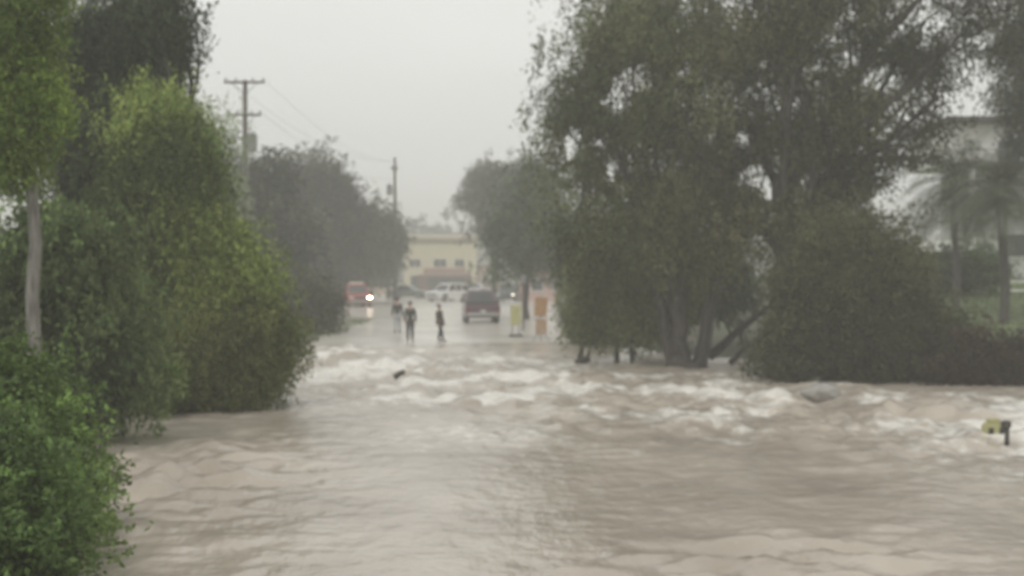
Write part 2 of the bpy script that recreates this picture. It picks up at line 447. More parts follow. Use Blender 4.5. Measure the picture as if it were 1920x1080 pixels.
OLIVE = [(.034, .042, .017), (.064, .076, .030), (.10, .115, .044), (.07, .076, .034)]
DARKG = [(.02, .032, .015), (.036, .056, .023), (.06, .085, .034)]
BRIGHT = [(.06, .10, .022), (.10, .15, .03), (.16, .21, .045)]
MIDG = [(.045, .072, .02), (.095, .13, .034), (.15, .19, .05)]
BROWNG = [(.05, .068, .022), (.09, .105, .032), (.13, .135, .045)]
GREY = [(.03, .035, .025), (.045, .05, .035), (.06, .062, .045)]

GAPS = [(1185, 150, 55, 28), (1155, 190, 30, 25), (1070, 270, 18, 30), (1055, 115, 12, 14), (1145, 320, 9, 22), (1125, 265, 14, 14), (1395, 255, 24, 22), (1410, 325, 30, 24), (1440, 350, 22, 24), (1590, 25, 16, 28), (1595, 110, 24, 26), (1560, 60, 16, 22), (1660, 145, 42, 24), (1605, 235, 16, 16), (1640, 245, 14, 12), (1480, 190, 30, 16), (1525, 130, 12, 14), (1745, 30, 34, 18), (1790, 200, 34, 36), (1840, 170, 42, 60), (1850, 70, 36, 20), (1700, 360, 60, 44), (1570, 315, 16, 14), (1740, 330, 40, 36), (1650, 380, 20, 20), (1280, 130, 10, 12), (1420, 455, 12, 26), (1700, 215, 18, 14), (1830, 260, 60, 40), (1440, 105, 14, 9), (1240, 235, 10, 8), (1335, 255, 12, 10)]
# --- right bank: the big weeping trees standing in the flood
tree('weeping_tree', 'tall weeping olive-green tree with leaning trunks, its left side against open sky', 1290, 52.5, 690, 500, .30,
     [(1180, 60, 105, 120, 1.1), (1105, 150, 85, 95, 1), (1060, 235, 65, 75, 1), (1170, 250, 110, 90, .8), (1290, 80, 110, 130, 1.1),
      (1110, 350, 100, 80, 1), (1220, 400, 120, 95, 1.3), (1310, 270, 100, 110, 1), (1105, 430, 60, 60, 1), (1320, 410, 85, 70, 1.1), (1180, -90, 120, 110, .6), (1340, -110, 130, 110, .6),
      (1230, 160, 100, 90, .7)],
     112000, OLIVE, fork_px=1265, extra_trunks=((1312, 1350, .24), (1262, 1215, .2)), gaps=GAPS, strand=1.0, droop=1.1, clump=.34)
tree('small_weeping_tree', 'low dark weeping tree with two thin stems trailing in the flood', 1155, 55.5, 680, 560, .10,
     [(1150, 480, 58, 70, 1), (1130, 565, 26, 42, 1), (1172, 575, 34, 42, 1), (1160, 470, 60, 70, .8)], 62000, OLIVE, extra_trunks=((1080, 1110, .08),), strand=.8, droop=1.2, clump=.3)
tree('small_weeping_tree', 'slim drooping tree on a single thin trunk right of the two stemmed tree', 1190, 54, 682, 560, .09,
     [(1215, 500, 70, 65, 1), (1205, 560, 36, 28, 1), (1270, 500, 40, 40, .6)], 40000, OLIVE, strand=.8, droop=1.2, clump=.3)
tree('massive_tree', 'massive dark tree with thick black trunk towering over the right bank', 1475, 49, 705, 330, .50,
     [(1450, 70, 150, 130, 1), (1590, 50, 130, 110, .8), (1400, 215, 110, 90, .9), (1545, 200, 120, 100, .8), (1700, 90, 110, 85, .65), (1820, 45, 100, 70, .6),
      (1385, 390, 50, 55, .7), (1655, 215, 90, 75, .55), (1470, 330, 70, 70, .6), (1590, 330, 110, 80, .85), (1450, -110, 160, 110, .6), (1650, -110, 150, 100, .6), (1830, -90, 120, 90, .5), (1350, 340, 70, 80, .8), (1760, 180, 80, 45, .4),
      (1720, 300, 80, 50, .5), (1540, 420, 80, 70, .8)],
     105000, [(.024, .03, .016), (.045, .05, .024), (.07, .07, .032)], fork_px=1465, gaps=GAPS, strand=.9, droop=1.0, clump=.36)
tree('dark_bush', 'broad dark green bush massed round the foot of the massive tree', 1600, 46.5, 720, 600, .12,
     [(1570, 490, 85, 85, 1), (1505, 650, 44, 66, 1), (1620, 590, 120, 110, 1.3), (1715, 630, 75, 85, 1), (1560, 660, 120, 60, 1), (1650, 480, 70, 60, .8), (1515, 550, 50, 75, 1), (1680, 690, 95, 40, .8)],
     95000, [(.026, .03, .016), (.046, .05, .024), (.07, .072, .034)], strand=.6, droop=.6, clump=.3, dscale=1.0, cat='bush')
tree('low_bush', 'low reddish brown bush at the right edge of the water below the lawn', 1850, 45, 730, 680, .06,
     [(1835, 685, 45, 36, 1), (1885, 698, 55, 34, 1), (1800, 712, 50, 24, .8), (1930, 700, 50, 34, .8)], 34000, [(.04, .032, .022), (.065, .045, .034), (.055, .055, .03)], strand=.3, droop=.3, clump=.25, cat='bush')

tree('edge_tree', 'dull grey-green tree top hanging in at the upper right edge of the scene', 1990, 60, 600, 100, .25,
     [(1900, 70, 34, 50, 1), (1912, 170, 30, 50, 1), (1950, 120, 60, 90, 1), (1960, -20, 70, 70, .8), (1930, 240, 40, 30, .6)], 26000, GREY, strand=.7, droop=.9, clump=.3)

# --- left bank
tree('dark_hanging_tree', 'tall dark evergreen with hanging boughs at the top left, behind the bright willow', 250, 39.5, 770, 500, .34,
     [(230, 60, 130, 120, 1), (325, 30, 45, 50, .7), (345, 110, 34, 34, .8), (200, 260, 130, 130, 1.2), (250, 200, 90, 90, 1), (230, 420, 110, 120, 1.2), (150, 560, 130, 120, 1.1), (260, 620, 110, 110, 1.1), (120, 90, 110, 120, 1), (240, -90, 140, 100, .5)],
     150000, DARKG, strand=.8, droop=1.2, clump=.26, leaf=(.15, .05))
tree('bright_willow', 'bright yellow-green willow leaning over the water on the left bank', 330, 37, 775, 560, .17,
     [(310, 300, 65, 85, 1), (275, 215, 45, 60, .6), (335, 380, 80, 75, 1.1), (385, 455, 72, 75, 1.1), (345, 300, 50, 70, .8), (250, 360, 60, 80, .6), (240, 560, 60, 70, .6), (435, 530, 72, 62, 1), (290, 460, 75, 75, 1), (360, 560, 85, 55, .9), (350, 230, 30, 40, .5)],
     165000, MIDG, strand=.75, droop=1.0, clump=.22, leaf=(.13, .042))
tree('drooping_bush', 'drooping olive bush overhanging the water at the point of the left bank', 480, 36.5, 765, 690, .07,
     [(430, 610, 75, 65, 1), (492, 630, 42, 62, 1), (390, 680, 75, 50, 1), (450, 700, 55, 40, .9), (340, 690, 60, 60, .8)], 110000, BROWNG, strand=.45, droop=.9, clump=.2, cat='bush', leaf=(.12, .04))
tree('pale_trunk_tree', 'slender tree with bare pale grey trunk and yellow-green top at the far left edge', 40, 26, 900, 90, .115,
     [(30, 170, 50, 65, 1), (20, 280, 32, 36, .8), (10, 60, 60, 50, .6), (70, 210, 26, 36, .5), (50, -40, 60, 40, .5)], 50000, BRIGHT, mat=PALE, fork_px=46, limbs=False, strand=.4, droop=.8, clump=.14, leaf=(.10, .034))
tree('yellow_sapling', 'small yellow-green sapling in the shade at the edge of the left bank water', 298, 35, 770, 730, .03,
     [(298, 715, 20, 35, 1)], 3500, BRIGHT, strand=.3, droop=.7, clump=.12, limbs=False, per=10, cat='sapling')
tree('shaded_shrub', 'dull green shrub with hanging sprays between the pale trunk and the dark evergreen', 120, 30, 800, 640, .06,
     [(110, 480, 80, 70, 1), (60, 560, 70, 80, 1), (150, 600, 80, 70, 1), (80, 660, 90, 60, 1), (190, 680, 60, 60, .9)], 80000, [(.035, .055, .022), (.058, .085, .03), (.09, .115, .045)], strand=.45, droop=1.0, clump=.26, cat='shrub')
def near_bush(label, cx, cy, blobs, n, pal, name='leafy_bush', leaf=(.085, .045)):
    root = empty(name, (cx, cy, gh(cx, cy)), 0, label, 'bush')
    P = Vector(root.location); bm = bmesh.new()
    for (c, r_, w_) in blobs:
        for k in range(3):
            limb(bm, Vector((random.uniform(-.3, .3), random.uniform(-.5, .5), -.3)), Vector(c) - P + Vector((random.uniform(-1, 1) * r_[0], random.uniform(-1, 1) * r_[1], random.uniform(0, 1) * r_[2])) * .6, .022, .006, .1, 6, 6)
    obj('stem', bm, BARK, root, True)
    foliage('crown', blobs, n, root, pal, leaf=leaf, strand=.28, droop=.35, clump=.13, per=12, base=.0, hue=.28)
    return root
near_bush('fresh green bush with pale new leaves filling the bottom left corner', -5.2, 16.2,
          [((-4.95, 15.6, .35), (.55, 1.1, .55), 1), ((-5.25, 16.2, .95), (.55, 1.0, .55), 1), ((-5.6, 15.8, .5), (.6, 1.0, .7), 1), ((-5.15, 17.2, .5), (.55, .8, .5), .9), ((-5.9, 16.8, 1.1), (.6, .9, .6), .9)],
          85000, [(.05, .08, .026), (.095, .15, .042), (.19, .26, .09)])
near_bush('darker green bush rising behind the corner bush below the pale trunk', -6.2, 19.5,
          [((-5.75, 19.0, .9), (.55, .8, .8), 1), ((-6.3, 19.6, 1.6), (.6, .8, .7), 1), ((-6.6, 19, .8), (.8, .9, .8), 1), ((-5.6, 19.8, .5), (.5, .7, .5), .8)],
          70000, [(.04, .065, .02), (.07, .11, .028), (.11, .16, .045)])

# --- far trees beyond the crossing
gl = 'hazy trees left of the flooded road'
ft = dict(leaf=(.34, .16), strand=.7, droop=.5, clump=.55, per=14, surf=.42, dscale=1.0)
tree('hazy_tree', 'hazy dark tree directly behind the tall utility pole', 480, 104, 590, 480, .3, [(480, 350, 60, 60, 1), (440, 420, 70, 80, 1), (510, 440, 70, 90, 1), (490, 520, 70, 50, 1), (420, 500, 80, 80, 1)], 42000, GREY, group=gl, **ft)
tree('hazy_tree', 'tallest rounded hazy tree left of the road, highest crown between the poles', 600, 140, 575, 470, .4, [(590, 340, 65, 55, 1), (545, 370, 60, 60, 1), (630, 380, 40, 60, 1), (580, 450, 80, 80, 1.2), (640, 470, 60, 70, 1), (590, 515, 60, 35, 1)], 60000, GREY, group=gl, **ft)
tree('hazy_tree', 'lower hazy tree stepping down towards the second utility pole', 670, 150, 570, 480, .25, [(682, 430, 42, 50, 1), (655, 485, 55, 38, 1), (703, 470, 36, 48, 1), (632, 430, 50, 60, 1)], 38000, GREY, group=gl, **ft)
tree('hazy_tree', 'small hazy tree beside the cream building left corner', 728, 170, 566, 490, .2, [(728, 445, 14, 36, 1), (708, 490, 22, 26, 1)], 12000, GREY, group=gl, **ft)
tree('grey_green_shrub', 'grey-green shrub beside the left edge of the wet road', 585, 78, 630, 590, .08, [(590, 565, 32, 45, 1), (560, 580, 35, 50, 1), (600, 600, 22, 30, .8)], 17000, [(.05, .055, .035), (.075, .075, .05)], leaf=(.2, .09), strand=.4, droop=.6, clump=.28, per=12, cat='shrub')
tree('pale_spindly_tree', 'thin pale green tree top showing beside the pole against the sky', 425, 80, 620, 330, .1, [(410, 225, 28, 40, .5), (400, 280, 30, 40, .7), (430, 265, 24, 30, .6), (420, 370, 40, 60, 1)], 6500, [(.12, .16, .09), (.2, .24, .14)], leaf=(.2, .07), strand=.6, droop=.8, clump=.4, per=8)
gr = 'hazy trees right of the cream building'
tree('hazy_tree', 'tall hazy tree right of the cream building with flat top against the sky', 930, 165, 560, 440, .35, [(930, 335, 50, 38, 1), (900, 365, 36, 34, 1), (965, 380, 50, 50, 1), (940, 415, 42, 40, 1), (980, 350, 40, 40, .7)], 30000, GREY, group=gr, **ft)
tree('grey_green_tree', 'soft grey-green tree between the cream building and the weeping trees', 985, 100, 600, 480, .2, [(980, 400, 52, 50, 1), (1010, 350, 45, 45, .9), (958, 440, 36, 50, 1), (1000, 460, 60, 45, 1), (1060, 430, 60, 70, 1), (955, 500, 24, 28, .8), (1085, 510, 40, 50, 1)], 36000, [(.05, .07, .04), (.08, .105, .06)], leaf=(.26, .1), strand=.7, droop=.9, clump=.45, per=14)
tree('roadside_bush', 'olive bush growing at the right edge of the road behind the orange sign', 1085, 68, 630, 600, .07, [(1085, 585, 20, 34, 1), (1105, 605, 24, 28, 1)], 12000, OLIVE, leaf=(.16, .07), strand=.4, droop=.7, clump=.25, per=12, cat='bush')
tree('bank_bush', 'dark bush behind the roots of the leaning tree', 1390, 62, 650, 600, .1, [(1330, 530, 80, 26, 1), (1230, 585, 40, 22, .6)], 24000, DARKG, leaf=(.2, .08), strand=.5, droop=.7, clump=.35, per=14, cat='bush')
tree('garden_bush', 'dark garden bush in front of the pale house', 1790, 74, 560, 520, .08, [(1790, 505, 60, 34, 1), (1850, 500, 32, 28, .8), (1750, 530, 50, 34, 1)], 15000, DARKG, leaf=(.2, .08), strand=.4, droop=.5, clump=.3, per=12, cat='bush')
# distant woods on the low hill
def woods():
    bl = []
    for k in range(60):
        x = -150 + 300 * k / 59 + random.uniform(-3, 3); y = random.uniform(345, 400)
        bl.append(((x, y, hill_z(np.array([x]), np.array([y]))[0] * .9 + 2), (6, 6, 3.2), 1))
    o = foliage('woods', bl, 40000, None, GREY, leaf=(1.1, .7), strand=1.5, droop=.4, clump=1.6, per=12)
    tag(o, 'far woods on the hill fading in the rain', 'woods', kind='stuff')
woods()

# ------------------------------------------------------------------ fallen trunks, debris, rock
def log(name, label, a, b, r0, r1, grp=None, cat='log', forks=3):
    a, b = Vector(a), Vector(b); bm = bmesh.new()
    p = limb(bm, Vector((0, 0, 0)), b - a, r0, r1, .06, 9, 10)
    for k in range(forks):
        s_ = p[random.randint(3, 7)]
        limb(bm, s_, s_ + Vector((random.uniform(-.8, .8), random.uniform(-.5, .5), random.uniform(.3, 1.2))), r1 * .6, r1 * .15, .1, 5, 6)
    o = obj(name, bm, BARK, None, True, a); tag(o, label, cat, grp)
log('fallen_trunk', 'fallen bare trunk slanting up out of the water between the leaning tree and the bush', W(1330, 668, 54), W(1440, 575, 53), .17, .09)
log('fallen_trunk', 'thinner fallen limb arched over the foam left of the dark bush', W(1370, 680, 52), W(1475, 610, 51), .11, .06)
log('root_flare', 'dark knuckled roots at the water below the leaning tree', W(1262, 680, 52.2), W(1308, 697, 51.2), .28, .14, cat='roots', forks=2)
log('driftwood', 'small dark driftwood bobbing in the rapids mid-stream', (-3.5, 47.6, .0), (-3.2, 47.7, .16), .10, .07, forks=0, cat='driftwood')
log('driftwood', 'dark stump caught under the two stemmed weeping tree', (2.2, 55.3, -.05), (2.7, 55.2, .12), .12, .1, forks=1, cat='driftwood')
for px, lab in ((455, 'short bare stem in the water under the olive bush'), (478, 'second bare stem nearest the tip of the olive bush')):
    p = W(px, 760, 36); log('bare_stem', lab, (p.x, p.y, -.3), (p.x + .05, p.y, .7), .035, .02, 'bare stems under the olive bush', 'stem', 1)
bm = bmesh.new(); bmesh.ops.create_icosphere(bm, subdivisions=4, radius=1)
for v in bm.verts:
    q = v.co.copy(); k = 1 + .35 * (vnoise(np.array([q.x * 1.7 + 9]), np.array([q.y * 1.7 + q.z * 2 + 4]), 3)[0] - .5)
    v.co = Vector((q.x * .5 * k, q.y * .4 * k, q.z * .27 * k))
tag(obj('boulder', bm, pmat('wet_stone', (.30, .29, .27), .3, var=.25, scale=5, bump=.4), None, True, (W(1525, 745, 42).x, 41, .02)), 'grey boulder breaking the white water off the dark bush', 'boulder')

# ------------------------------------------------------------------ utility poles
MET = pmat('dull_metal', (.25, .25, .25), .4, .6)
CER = pmat('insulator', (.18, .15, .13), .3)
def pole(px, depth, top_py, label, arms, xf, rz=0, steps=True):
    s = F / depth; x = (px - 960) / s
    bz = gh(x, depth); H = W(px, top_py, depth).z - bz
    root = empty('utility_pole', (x, depth, bz), rz, label, 'utility pole')
    bm = bmesh.new(); tube(bm, [(0, 0, -.5), (0, 0, H * .5), (.02, 0, H)], [.19, .165, .13], 14); obj('pole', bm, POLE, root, True)
    for (dz, half) in arms:
        bm = bmesh.new(); box(bm, (0, -.16, H - dz), (half * 2, .11, .13), bev=.01)
        for sgn in (-1, 1):
            tube(bm, [(sgn * half * .62, -.16, H - dz - .05), (0, -.13, H - dz - .75)], .02, 6)
        arm = obj('crossarm', bm, POLE, root)
        for k in range(4):
            xx = (-.93, -.42, .42, .93)[k] * half
            bm = bmesh.new(); cyl(bm, (xx, -.16, H - dz + .13), .045, .16, seg=10); cyl(bm, (xx, -.16, H - dz + .2), .075, .05, seg=10)
            obj('insulator', bm, CER, arm)
    for (dz, sx) in xf:
        bm = bmesh.new(); cyl(bm, (sx, -.1, H - dz), .27, .95, seg=18); cyl(bm, (sx, -.1, H - dz + .51), .2, .08, seg=18)
        box(bm, (sx * .5, -.05, H - dz), (abs(sx), .08, .1)); cyl(bm, (sx - .1, -.1, H - dz + .62), .04, .2, seg=8); cyl(bm, (sx + .1, -.1, H - dz + .62), .04, .2, seg=8)
        obj('transformer', bm, MET, root, False)
    if steps:
        bm = bmesh.new(); tube(bm, [(.19, -.05, 0), (.17, -.05, H - 3)], .035, 8); obj('conduit', bm, MET, root)
    return root, H + bz
pole(459, 91, 150, 'tall wooden utility pole with two crossarms and a transformer above the hazy trees', [(.15, 1.15), (2.0, .95)], [(3.6, .45)])
pole(740, 155, 295, 'farther bare topped utility pole near the cream building', [(1.1, .35)], [(3.2, -.5)])
WIRE = pmat('wire', (.03, .03, .03), .6)
for k, (xo, z1, z2) in enumerate(((-1.05, 14.0, 13.9), (1.05, 14.0, 13.9), (.9, 12.1, 12.3))):
    a = Vector((-15.2 + xo, 90.8, z1 + .05)); b = Vector((-11.4 + xo * .3, 154.8, z2 - .3)); bm = bmesh.new()
    pts = [(a.lerp(b, t / 16) - a) + Vector((0, 0, -1.3 * math.sin(math.pi * t / 16))) for t in range(17)]
    tube(bm, pts, .008, 5)
    tag(obj('power_line', bm, WIRE, None, True, a), ['left power line sagging between the two utility poles', 'right power line sagging between the two utility poles', 'lowest power line running from the second crossarm'][k], 'power line', 'power lines between the poles')

# ------------------------------------------------------------------ vehicles
GLASS = pmat('car_glass', (.03, .035, .04), .06, var=.05, spec=.8)
RUB = pmat('tyre_rubber', (.025, .025, .025), .8)
RIM = pmat('wheel_rim', (.35, .35, .36), .35, .7)
TRIM = pmat('black_trim', (.03, .03, .03), .5)
CHR = pmat('bumper_chrome', (.5, .5, .5), .25, .8)
HL_OFF = pmat('headlight_lens', (.6, .6, .58), .1)
HL_ON = pmat('lit_headlight', (.9, .85, .7), .1, emit=((1, .86, .66), 14))
HL_DIM = pmat('dim_lit_headlight', (.9, .85, .7), .1, emit=((1, .88, .72), 1.6))
TAIL = pmat('tail_light', (.16, .03, .03), .2)
PLATE = pmat('plate', (.5, .5, .46), .4)
def paint(name, c): return pmat(name, c, .28, 0, .06, 2, coat=.6)

def car(name, label, loc, rz, kind, paint_m, on=(False, False), lit=None, beacon=False):
    """nose towards -Y"""
    spec = dict(suv=(4.7, 1.92, .98, 1.74, .20), sedan=(4.6, 1.80, .86, 1.42, .17), pickup=(5.5, 2.0, 1.10, 1.88, .28))[kind]
    Ln, Wd, belt, roof, clr = spec
    hw = Wd / 2; wr = .36 if kind != 'pickup' else .40
    f, r_ = -Ln / 2, Ln / 2
    wf, wb = f + .88, r_ - (.95 if kind != 'pickup' else 1.15)
    root = empty(name, loc, rz, label, {'suv': 'suv', 'sedan': 'car', 'pickup': 'pickup truck'}[kind])
    # lower body: side outline with wheel arches, lofted across the width
    ol = [(f + .04, clr + .12), (f, clr + .35), (f + .02, belt - .28), (f + .14, belt - .12)]
    hood_end = f + (1.25 if kind != 'sedan' else 1.3)
    ol += [(f + .5, belt - .06), (hood_end, belt + .02)]
    if kind == 'sedan': ol += [(r_ - .9, belt + .04), (r_ - .12, belt - .0), (r_, belt - .14)]
    else: ol += [(r_ - .1, belt + .02), (r_, belt - .08)]
    ol += [(r_ + .02, clr + .32), (r_ - .06, clr + .1)]
    def arch(c):
        return [(c + math.cos(t) * (wr + .07), max(clr, wr + math.sin(t) * (wr + .07))) for t in [math.pi * k / 8 for k in range(9)]]
    ol += [(wb + wr + .09, clr)] + arch(wb) + [(wb - wr - .09, clr), (wf + wr + .09, clr)] + arch(wf) + [(wf - wr - .09, clr)]
    sl = [(-hw, .0), (-hw + .06, 1), (-hw + .2, 1.2), (hw - .2, 1.2), (hw - .06, 1), (hw, 0)]
    bm = bmesh.new(); rings = []
    for (x, k) in sl:
        ring = []
        for (y, z) in ol:
            sh = .06 * (1 - min(1, k)); yy = y * (1 - sh * .55) if abs(y) > Ln / 2 - .6 else y
            zz = z - (sh if z > belt - .2 else 0)
            ring.append(bm.verts.new((x, yy, zz)))
        rings.append(ring)
    n = len(ol)
    for a, b in zip(rings[:-1], rings[1:]):
        for k in range(n): bm.faces.new((a[k], a[(k + 1) % n], b[(k + 1) % n], b[k]))
    bm.faces.new(rings[0]); bm.faces.new(rings[-1][::-1])
    obj('body', bm, paint_m, root)
    # greenhouse
    if kind == 'suv': gy = (f + 1.15, f + 1.95, r_ - .45, r_ - .08)
    elif kind == 'sedan': gy = (f + 1.25, f + 2.05, r_ - 1.5, r_ - .8)
    else: gy = (f + 1.45, f + 2.15, f + 3.35, f + 3.6)
    wb_, wt = hw - .07, hw - .24
    def loop(z, y0, y1, w_): return [Vector((-w_, y0, z)), Vector((w_, y0, z)), Vector((w_, y1, z)), Vector((-w_, y1, z))]
    lo = loop(belt - .03, gy[0], gy[3], wb_); hi = loop(roof - .06, gy[1], gy[2], wt); tp = loop(roof, gy[1] + .14, gy[2] - .14, wt - .12)
    bm = bmesh.new(); V = [[bm.verts.new(p) for p in q] for q in (lo, hi, tp)]
    for a, b in zip(V[:-1], V[1:]):
        for k in range(4): bm.faces.new((a[k], a[(k + 1) % 4], b[(k + 1) % 4], b[k]))
    bm.faces.new(V[2]); obj('cabin', bm, paint_m, root)
    def pane(nm, a, b, c, d, u0, u1, v0=.1, v1=.93):
        """panel on quad a,b (bottom) c,d (top), 4 mm proud"""
        nrm = (b - a).cross(d - a).normalized()
        if nrm.dot((a + b + c + d) / 4 - Vector((0, 0, (belt + roof) / 2))) < 0: nrm = -nrm
        P = lambda u, v: (a.lerp(b, u)).lerp(d.lerp(c, u), v) + nrm * .004
        bm = bmesh.new(); vs = [bm.verts.new(P(u, v)) for u, v in ((u0, v0), (u1, v0), (u1, v1), (u0, v1))]
        bm.faces.new(vs); r2 = bmesh.ops.extrude_face_region(bm, geom=bm.faces[:])
        for g_ in r2['geom']:
            if isinstance(g_, bmesh.types.BMVert): g_.co -= nrm * .003
        obj(nm, bm, GLASS, root)
    pane('windscreen', lo[0], lo[1], hi[1], hi[0], .06, .94)
    pane('rear_window', lo[3], lo[2], hi[2], hi[3], .1, .9, .18)
    sp_ = ((.05, .34), (.38, .66), (.70, .94)) if kind == 'suv' else (((.08, .48), (.52, .92)))
    for (u0, u1) in sp_:
        pane('side_window', lo[1], lo[2], hi[2], hi[1], u0, u1); pane('side_window', lo[0], lo[3], hi[3], hi[0], u0, u1)
    for y in (wf, wb):
        for s_ in (-1, 1):
            bm = bmesh.new(); cyl(bm, (0, 0, 0), wr, .22, 'X', 24); cyl(bm, (0, 0, 0), wr * .86, .235, 'X', 24)
            wh = obj('wheel', bm, RUB, root, False, (s_ * (hw - .12), y, wr))
            bm = bmesh.new(); cyl(bm, (s_ * .115, 0, 0), wr * .6, .03, 'X', 20); cyl(bm, (s_ * .13, 0, 0), wr * .16, .04, 'X', 12)
            for k in range(5):
                t = k * 1.2566; box(bm, (s_ * .134, math.cos(t) * wr * .34, math.sin(t) * wr * .34), (.02, wr * .5, .06), Matrix.Rotation(t, 3, 'X'))
            obj('rim', bm, RIM, wh)
    bm = bmesh.new(); box(bm, (0, f + .02, clr + .24), (Wd * .97, .16, .2), bev=.04); obj('front_bumper', bm, CHR if kind == 'pickup' else paint_m, root)
    bm = bmesh.new(); box(bm, (0, r_ - .0, clr + .24), (Wd * .95, .16, .2), bev=.04); obj('rear_bumper', bm, CHR if kind == 'pickup' else paint_m, root)
    bm = bmesh.new(); box(bm, (0, f + .0, belt - .32), (Wd * .5, .05, .2))
    for k in range(3): box(bm, (0, f - .03, belt - .38 + k * .06), (Wd * .5, .02, .02))
    obj('grille', bm, TRIM, root)
    for i, s_ in enumerate((-1, 1)):
        bm = bmesh.new(); box(bm, (0, 0, 0), (.34, .1, .17), bev=.03)
        obj('headlight', bm, (lit or HL_ON) if on[i] else HL_OFF, root, False, (s_ * (hw - .25), f + .01, belt - .30))
        bm = bmesh.new(); box(bm, (0, 0, 0), (.16, .08, .34), bev=.02); obj('tail_light', bm, TAIL, root, False, (s_ * (hw - .13), r_ + .0, belt - .32))
        bm = bmesh.new(); box(bm, (0, 0, 0), (.2, .1, .14), bev=.03); obj('mirror', bm, TRIM, root, False, (s_ * (hw + .08), gy[0] + .35, belt + .1))
    bm = bmesh.new(); box(bm, (0, r_ + .03, belt - .4), (.32, .02, .15)); obj('number_plate', bm, PLATE, root)
    if kind == 'pickup':
        bm = bmesh.new(); box(bm, (0, (gy[3] + r_) / 2 + .05, belt + .06), (Wd - .16, r_ - gy[3] - .2, .1), bev=.03); obj('bed_cover', bm, TRIM, root)
    if beacon:
        bm = bmesh.new(); box(bm, (0, (gy[1] + gy[2]) / 2 - .3, roof + .09), (1.2, .3, .16), bev=.04); obj('light_bar', bm, pmat('pale_light_bar', (.7, .7, .62), .2), root)
    return root
def place(px, base_py):
    d = F * CAMH / (base_py - HOR); x = (px - 960) / F * d
    return (x, d, gh(x, d) + .03)
car('red_utility_truck', 'red truck facing us at the left of the road with one dazzling headlight', place(667, 577), R(14), 'pickup', paint('red_paint', (.36, .05, .045)), (False, True), beacon=True)
car('white_suv', 'white suv turned half sideways in front of the cream building', place(840, 566), R(-40), 'suv', paint('white_paint', (.78, .78, .76)))
car('maroon_truck', 'dark maroon pickup truck standing at the head of the flood, nearest vehicle', place(901, 606), R(184), 'pickup', paint('maroon_paint', (.085, .045, .062)))
car('grey_car', 'dull grey-green car parked left of the white suv', place(766, 561), R(70), 'sedan', paint('grey_green_paint', (.12, .14, .13)))
car('beige_car', 'beige car parked between the red truck and the grey car', place(722, 557), R(60), 'suv', paint('beige_paint', (.5, .42, .33)))
car('silver_car', 'pale silver car behind the maroon truck at the shopfront', (-4.2, 192, .06), R(80), 'sedan', paint('silver_paint', (.62, .6, .62)))
car('dark_suv', 'dark suv right of the maroon truck with one dim headlight lit', place(955, 567), R(-8), 'suv', paint('charcoal_paint', (.06, .07, .08)), (False, True), lit=HL_DIM)
car('pale_van', 'pale vehicle half hidden behind the orange sign', (6.6, 140, gh(6.6, 140) + .03), R(75), 'suv', paint('off_white_paint', (.6, .57, .55)))

# ------------------------------------------------------------------ buildings
CREAM = pmat('cream_stucco', (.50, .46, .33), .8, var=.07, scale=1.2)
CREAM2 = pmat('cornice_paint', (.52, .47, .38), .7, var=.05)
OCHRE = pmat('ochre_band', (.27, .25, .16), .8)
DWIN = pmat('dark_window', (.05, .055, .055), .1)
BRICK = pmat('red_brick', (.13, .075, .06), .85, var=.25, scale=8)
REDM = pmat('faded_red', (.30, .17, .13), .6)
WHT = pmat('white_render', (.72, .71, .68), .7, var=.06)
GRY = pmat('grey_render', (.33, .33, .33), .8, var=.1)
DRK = pmat('dark_eaves', (.06, .055, .05), .7)
WOODF = pmat('frame_white', (.6, .58, .5), .6)
def B(name, items, mat, parent, bev=0):
    bm = bmesh.new()
    for c, s_ in items: box(bm, c, s_, bev=bev)
    return obj(name, bm, mat, parent)
D = 215.0; s = F / D
x0, x1 = (757 - 960) / s, (893 - 960) / s; cw = x1 - x0; H = 3.2 + (505 - 440) / s
cb = empty('shop_building', ((x0 + x1) / 2, D, .05), 0, 'two storey cream shop with flat cornice and dark shopfront closing the road', 'building')
hw_ = cw / 2
B('wall', [((0, 5, H / 2 - .25), (cw, 10, H - .5))], CREAM, cb)
B('cornice', [((0, -.2, H - .25), (cw + .5, .5, .5)), ((0, -.1, H - .62), (cw + .3, .3, .22))], CREAM2, cb)
B('band', [((0, -.03, H - 1.05), (cw + .06, .12, .5))], OCHRE, cb)
B('roof', [((0, 5.3, H + .05), (cw - .6, 9.4, .2))], GRY, cb)
for (cx, w_, zb, ht) in ((-hw_ + 1.5, 1.6, 3.5, .95), (.0, 1.7, 3.5, 1.0), (2.6, 1.3, 3.5, 1.0)):
    fr = B('window_frame', [((cx, -.04, zb + ht / 2), (w_ + .2, .12, ht + .2))], WOODF, cb)
    B('pane', [((cx - w_ / 4, -.11, zb + ht / 2), (w_ / 2 - .06, .03, ht)), ((cx + w_ / 4, -.11, zb + ht / 2), (w_ / 2 - .06, .03, ht))], DWIN, fr)
B('shopfront', [((.6, -.05, 1.25), (cw - 2.4, .14, 2.3))], BRICK, cb)
for k in range(3):
    B('shop_window', [((-.9 + k * 1.7, -.15, 1.3), (1.35, .06, 1.5))], DWIN, cb)
dr = B('door', [((-hw_ + 1.5, -.05, 1.15), (1.1, .14, 2.2))], DWIN, cb); B('handle', [((-hw_ + 1.85, -.15, 1.1), (.05, .06, .3))], MET, dr)
B('sign_board', [((.6, -.2, 3.0), (cw - 4.2, .12, .55))], REDM, cb)
bm = bmesh.new()
